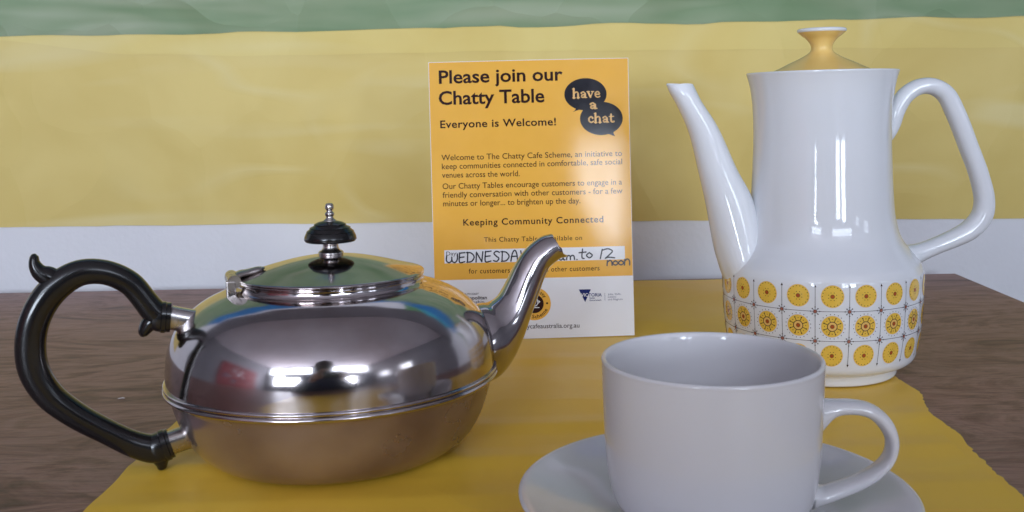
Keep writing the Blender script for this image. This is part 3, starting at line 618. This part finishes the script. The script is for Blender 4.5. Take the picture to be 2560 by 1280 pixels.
for ch, wd, ht in [('W', 8.2, 6.6), ('E', 4.9, 7.2), ('D', 5.6, 7.4), ('N', 5.8, 7.6), ('E', 5.2, 7.8), ('S', 5.2, 7.6), ('D', 5.9, 7.4), ('A', 6.2, 8.0), ('Y', 6.0, 7.8)]:
    seq.append((ch, x, 148.2+(.4 if ch == 'Y' else 0), wd, ht)); x += wd+.95
hand('handwriting', seq)
hand('handwriting', [('a', 92.6, 148.4, 4.6, 5.2), ('.', 96.6, 148.3, 1.5, 3), ('m', 98.6, 148.2, 6.2, 5.0), ('.', 105.6, 148.4, 1.5, 3)], 1.0)
hand('handwriting', [('t', 108.0, 147.8, 5.2, 6.2), ('o', 113.2, 147.3, 4.8, 6.2)], 1.0)
hand('handwriting', [('1', 122.6, 148.2, 3.6, 6.9), ('2', 127.4, 148.4, 6.4, 7.0)], 1.0)
hand('handwriting', [('n', 128.6, 153.4, 4.2, 6.0), ('o', 132.6, 153.3, 4.6, 5.2), ('o', 136.8, 153.3, 4.6, 5.4), ('n', 141.6, 153.5, 4.4, 7.2)], 1.0)
# speech bubbles
def bubble(cx, cy, rx, ry, tail):
    n = 56; vs = [P3(cx, cy, 3)]+[P3(cx+rx*math.cos(2*PI*k/n), cy+ry*math.sin(2*PI*k/n), 3) for k in range(n)]; fs = [(0, 1+k, 1+(k+1) % n) for k in range(n)]
    k = len(vs); vs += [P3(*p, 2.6) for p in tail]; fs.append(tuple(range(k, k+len(tail))))
    return obj('speech_bubble', vs, fs, M['bubble'], cdroot, smooth=False)
bubble(115.6, 26.3, 15.7, 11.9, [(107.8, 33.5), (108.4, 36.2), (107.6, 37.9), (106.0, 39.1), (110.5, 37.6), (114.5, 37.2)])
bubble(127.0, 44.4, 15.9, 12.3, [(129.0, 55.8), (132.6, 56.2), (136.8, 57.8), (135.8, 55.6), (136.0, 52.5)])
SER = {  # heavy old-style letters: (strokes, width factor)
    'h': [([(.16, 0), (.16, 1.42)], .27), ([(.70, 0), (.70, .62)], .27), ([(.22, .72), (.46, .92), (.66, .82), (.70, .55)], .19), ([(.0, .05), (.34, .05)], .13), ([(.54, .05), (.90, .05)], .13), ([(.0, 1.38), (.18, 1.40)], .13)],
    'a': [([(.62, .08), (.62, .66)], .26), ([(.60, .66), (.40, .92), (.16, .80)], .17), ([(.14, .74), (.16, .72)], .24), ([(.60, .50), (.26, .44), (.16, .22), (.32, .08), (.56, .20)], .20), ([(.62, .08), (.82, .06)], .15)],
    'v': [([(.12, .92), (.42, .10)], .26), ([(.72, .92), (.44, .10)], .14), ([(-.02, .94), (.32, .94)], .13), ([(.56, .94), (.86, .94)], .13)],
    'e': [([(.20, .52), (.68, .54), (.62, .80), (.44, .92), (.22, .76), (.16, .46), (.30, .14), (.52, .08), (.74, .20)], .19), ([(.17, .66), (.17, .34)], .22)],
    'c': [([(.66, .76), (.46, .92), (.24, .78), (.16, .48), (.28, .16), (.50, .08), (.72, .22)], .20), ([(.17, .66), (.17, .34)], .24), ([(.62, .72), (.64, .70)], .24)],
    't': [([(.26, 1.22), (.26, .24), (.40, .08), (.60, .14)], .25), ([(.02, .90), (.58, .90)], .14)]}
def fat(name, s, u0, v0, u1, xh):
    adv = {'h': .98, 'a': .88, 'v': .88, 'e': .86, 'c': .84, 't': .66}
    tot = sum(adv[c] for c in s); k = (u1-u0)/tot; mb = MB(); x = 0
    for c in s:
        for st, w in SER[c]:
            b = stroke_mesh([st], w*k*.92, 5, lambda p: (u0+(x+p[0])*k, v0-p[1]*xh)); mb.add(b.v, b.f)
        x += adv[c]
    return obj(name, mb.v, mb.f, M['bubble_text'], cdroot, smooth=False)
M['bubble_text'] = card_stock('pale_orange_lettering', (.80, .50, .20), (.79, .48, .19))
fat('bubble_text', 'have', 106.0, 29.0, 126.9, 4.9); fat('bubble_text', 'a', 118.2, 37.2, 124.2, 4.8); fat('bubble_text', 'chat', 116.7, 47.5, 136.6, 4.9)
# round badge
def disc(name, cx, cy, r, m, layer, n=56, parent=None):
    return obj(name, [P3(cx+r*math.cos(2*PI*k/n), cy+r*math.sin(2*PI*k/n), layer) for k in range(n)], [tuple(range(n))[::-1]], m, parent or cdroot, smooth=False)
BX, BY = 73.9, 180.3
bd = disc('round_badge', BX, BY, 12.2, M['card_orange'], 3); disc('badge_centre', BX, BY, 6.9, M['ink'], 4, parent=bd); disc('badge_dot', BX+9.4, BY-.2, .75, M['ink'], 4, 16, bd); disc('badge_dot', BX-9.4, BY-.2, .75, M['ink'], 4, 16, bd)
def arc_text(s, r, a0, a1, cap, inward):
    vs, fs = text_mesh(s, .014, 1.05); x0 = min(p[0] for p in vs); x1 = max(p[0] for p in vs); ky = cap/.68; out = []
    for x, y in vs:
        a = a0+(a1-a0)*(x-x0)/(x1-x0); rr = r+(-y*ky if inward else y*ky); out.append(P3(BX+rr*math.cos(a), BY-rr*math.sin(a), 4))
    obj('badge_text', out, fs, M['ink'], bd, smooth=False)
arc_text('The Chatty', 8.2, math.radians(155), math.radians(30), 2.5, False); arc_text('Cafe Scheme', 10.7, math.radians(205), math.radians(335), 2.5, True)
cupst = [[(-2.6, 3.0), (-2.6, .2), (-1.4, -1.4), (1.2, -1.4), (2.4, .2), (2.4, 3.0)], [(-2.6, 3.0), (2.4, 3.0)], [(2.4, 2.2), (4.0, 1.6), (2.4, .2)], [(-3.4, -2.8), (3.4, -2.8)]]
b = stroke_mesh(cupst, .6, 5, lambda p: (BX+p[0], BY-p[1])); obj('badge_emblem', b.v, b.f, M['card_white'], bd, smooth=False)
# strut behind the card
mb = MB(); mb.add([(.04, .0020, .16), (.106, .0020, .16), (.04, .0030, .16), (.106, .0030, .16), (.045, .072, .0062), (.101, .072, .0062), (.045, .073, .0062), (.101, .073, .0062)], [(0, 1, 5, 4), (2, 6, 7, 3), (0, 2, 3, 1), (4, 5, 7, 6), (0, 4, 6, 2), (1, 3, 7, 5)])
obj('back_strut', mb.v, mb.f, M['card_white'], cdroot, smooth=False)

# ------------------------------------------------------------------ the photographer kneeling behind the camera, mirrored in the teapot
M['navy_cloth'] = mat('navy_cloth', (.018, .024, .065), (.028, .034, .085), rough=.85, scale=60, bump=.0006, bscale=90)
M['trousers'] = mat('dark_trousers', (.02, .02, .026), (.03, .03, .036), rough=.85, scale=60)
M['skin'] = mat('skin', (.46, .27, .20), (.42, .23, .16), rough=.5, scale=30)
M['hair'] = mat('brown_hair', (.05, .03, .02), (.08, .05, .03), rough=.5, scale=40, stretch=(4, 4, .6))
M['phone'] = flat('black_phone_shell', (.01, .01, .012), .2)
def skinned(name, joints, links, m, parent, sub=2):
    me = bpy.data.meshes.new(name); keys = list(joints)
    me.from_pydata([joints[k][:3] for k in keys], [(keys.index(a), keys.index(b)) for a, b in links], [])
    o = bpy.data.objects.new(name, me); COL.objects.link(o)
    bm = bmesh.new(); bm.from_mesh(me); sl = bm.verts.layers.skin.verify(); bm.verts.ensure_lookup_table()
    for i, k in enumerate(keys):
        r = joints[k][3:]; bm.verts[i][sl].radius = (r[0], r[-1]); bm.verts[i][sl].use_root = i == 0
    bm.to_mesh(me); bm.free()
    o.modifiers.new('skin', 'SKIN'); sd = o.modifiers.new('sub', 'SUBSURF'); sd.levels = sd.render_levels = sub
    g = bpy.context.evaluated_depsgraph_get(); new = bpy.data.meshes.new_from_object(o.evaluated_get(g)); o.modifiers.clear(); o.data = new; bpy.data.meshes.remove(me)
    new.materials.clear(); new.name = name
    for q in (m if isinstance(m, list) else [m]): new.materials.append(q)
    new.shade_smooth(); o.parent = parent; return o
pe = empty('person', (0, -.42, FLOOR_Z+.05), label='person in a navy top kneeling to take the photograph, mirrored in the teapot', cat='person')
J = {'pelvis': (0, 0, .48, .15, .11), 'waist': (0, .01, .62, .22, .11), 'chest': (0, .03, .76, .23, .12), 'neck': (0, .06, .98, .055), 'jaw': (0, .10, 1.04, .065), 'skull': (0, .09, 1.12, .085), 'top': (0, .09, 1.18, .06)}
LK = [('pelvis', 'waist'), ('waist', 'chest'), ('chest', 'neck'), ('neck', 'jaw'), ('jaw', 'skull'), ('skull', 'top')]
for q, sx in (('l', -1), ('r', 1)):
    J.update({q+'sh': (sx*.17, .03, .86, .06), q+'el': (sx*.24, .14, .68, .05), q+'wr': (sx*.105, .305, .81, .028), q+'hip': (sx*.09, .02, .42, .095), q+'kn': (sx*.13, .20, .07, .06), q+'an': (sx*.12, -.22, .05, .04), q+'toe': (sx*.12, -.32, .04, .03)})
    LK += [('chest', q+'sh'), (q+'sh', q+'el'), (q+'el', q+'wr'), ('pelvis', q+'hip'), (q+'hip', q+'kn'), (q+'kn', q+'an'), (q+'an', q+'toe')]
bo = skinned('body', J, LK, [M['navy_cloth'], M['trousers'], M['skin']], pe)
for p in bo.data.polygons: c = p.center; p.material_index = 2 if (c.z > .985 and abs(c.x) < .1) else (1 if c.z < .50 else 0)
v, f = lathe(profile([(.0, .128), (.05, .118), (.085, .07), (.097, .0), (.092, -.06), (.070, -.11)]), 24, .92, 1.05); obj('hair', [(x, y+.075-.02*max(0, -z*8), z+1.115) for x, y, z in v if True], f, M['hair'], pe)
for sx in (-1, 1):
    HJ = {'w': (sx*.105, .305, .81, .024), 'p': (sx*.088, .370, .845, .026, .014), 'k': (sx*.080, .400, .862, .026, .012)}; HL = [('w', 'p'), ('p', 'k')]
    for i in range(4):
        z = .885-i*.018; l = (.020, .024, .022, .016)[i]
        HJ.update({f'a{i}': (sx*.082, .423, z, .0085), f'b{i}': (sx*(.078-l*.6), .441, z+.002, .0075), f'c{i}': (sx*(.062-l), .443, z+.002, .006)}); HL += [('k', f'a{i}'), (f'a{i}', f'b{i}'), (f'b{i}', f'c{i}')]
    HJ.update({'t0': (sx*.070, .368, .875, .011), 't1': (sx*.058, .378, .890, .009), 't2': (sx*.046, .380, .894, .0075)}); HL += [('p', 't0'), ('t0', 't1'), ('t1', 't2')]
    skinned('hand', HJ, HL, M['skin'], pe)
ph = empty('phone', (0, -.026, H), label='black phone held up by the photographer, mirrored in the teapot', cat='phone')
mb = MB(); mb.box(-.078, .078, 0, .008, -.030, .040); bevel(obj('shell', mb.v, mb.f, M['phone'], ph, smooth=False), .003, 3)

# ------------------------------------------------------------------ crumbs and fibres on the table
M['straw'] = flat('straw', (.55, .42, .14), .6); M['lint'] = flat('lint', (.55, .5, .5), .8)
def fibre(pts, r, m, label, name='straw_fibre', cat='fibre'):
    R = []
    for i, p in enumerate(pts):
        p = Vector(p); t = (Vector(pts[min(i+1, len(pts)-1)])-Vector(pts[max(0, i-1)])).normalized(); a = t.cross(Vector((0, .3, 1))).normalized(); b = t.cross(a)
        R.append([p+a*r*math.cos(2*PI*k/6)+b*r*math.sin(2*PI*k/6) for k in range(6)])
    v, f = loft(R); tag(obj(name, v, f, m), label, cat)
fibre([(-.2968, .5985, .0005), (-.2935, .6040, .0009), (-.2905, .6120, .0006)], .00045, M['straw'], 'short straw coloured fibre on the wood beyond the teapot handle')
fibre([(-.1310, .5300, .0022), (-.1312, .5305, .0060), (-.1306, .5300, .0100)], .00022, M['straw'], 'thin upright fibre beside the lower handle socket of the teapot')
fibre([(-.2385, .5871, .0004), (-.2360, .5880, .0006), (-.2345, .5878, .0004)], .0003, M['lint'], 'tiny pale lint thread on the bare wood inside the handle loop', 'lint_thread')
fibre([(-.1930, .4960, .0010), (-.1918, .4962, .0013), (-.1912, .4958, .0010)], .0006, M['lint'], 'tiny pale crumb on the wood by the left edge of the runner', 'crumb', 'crumb')
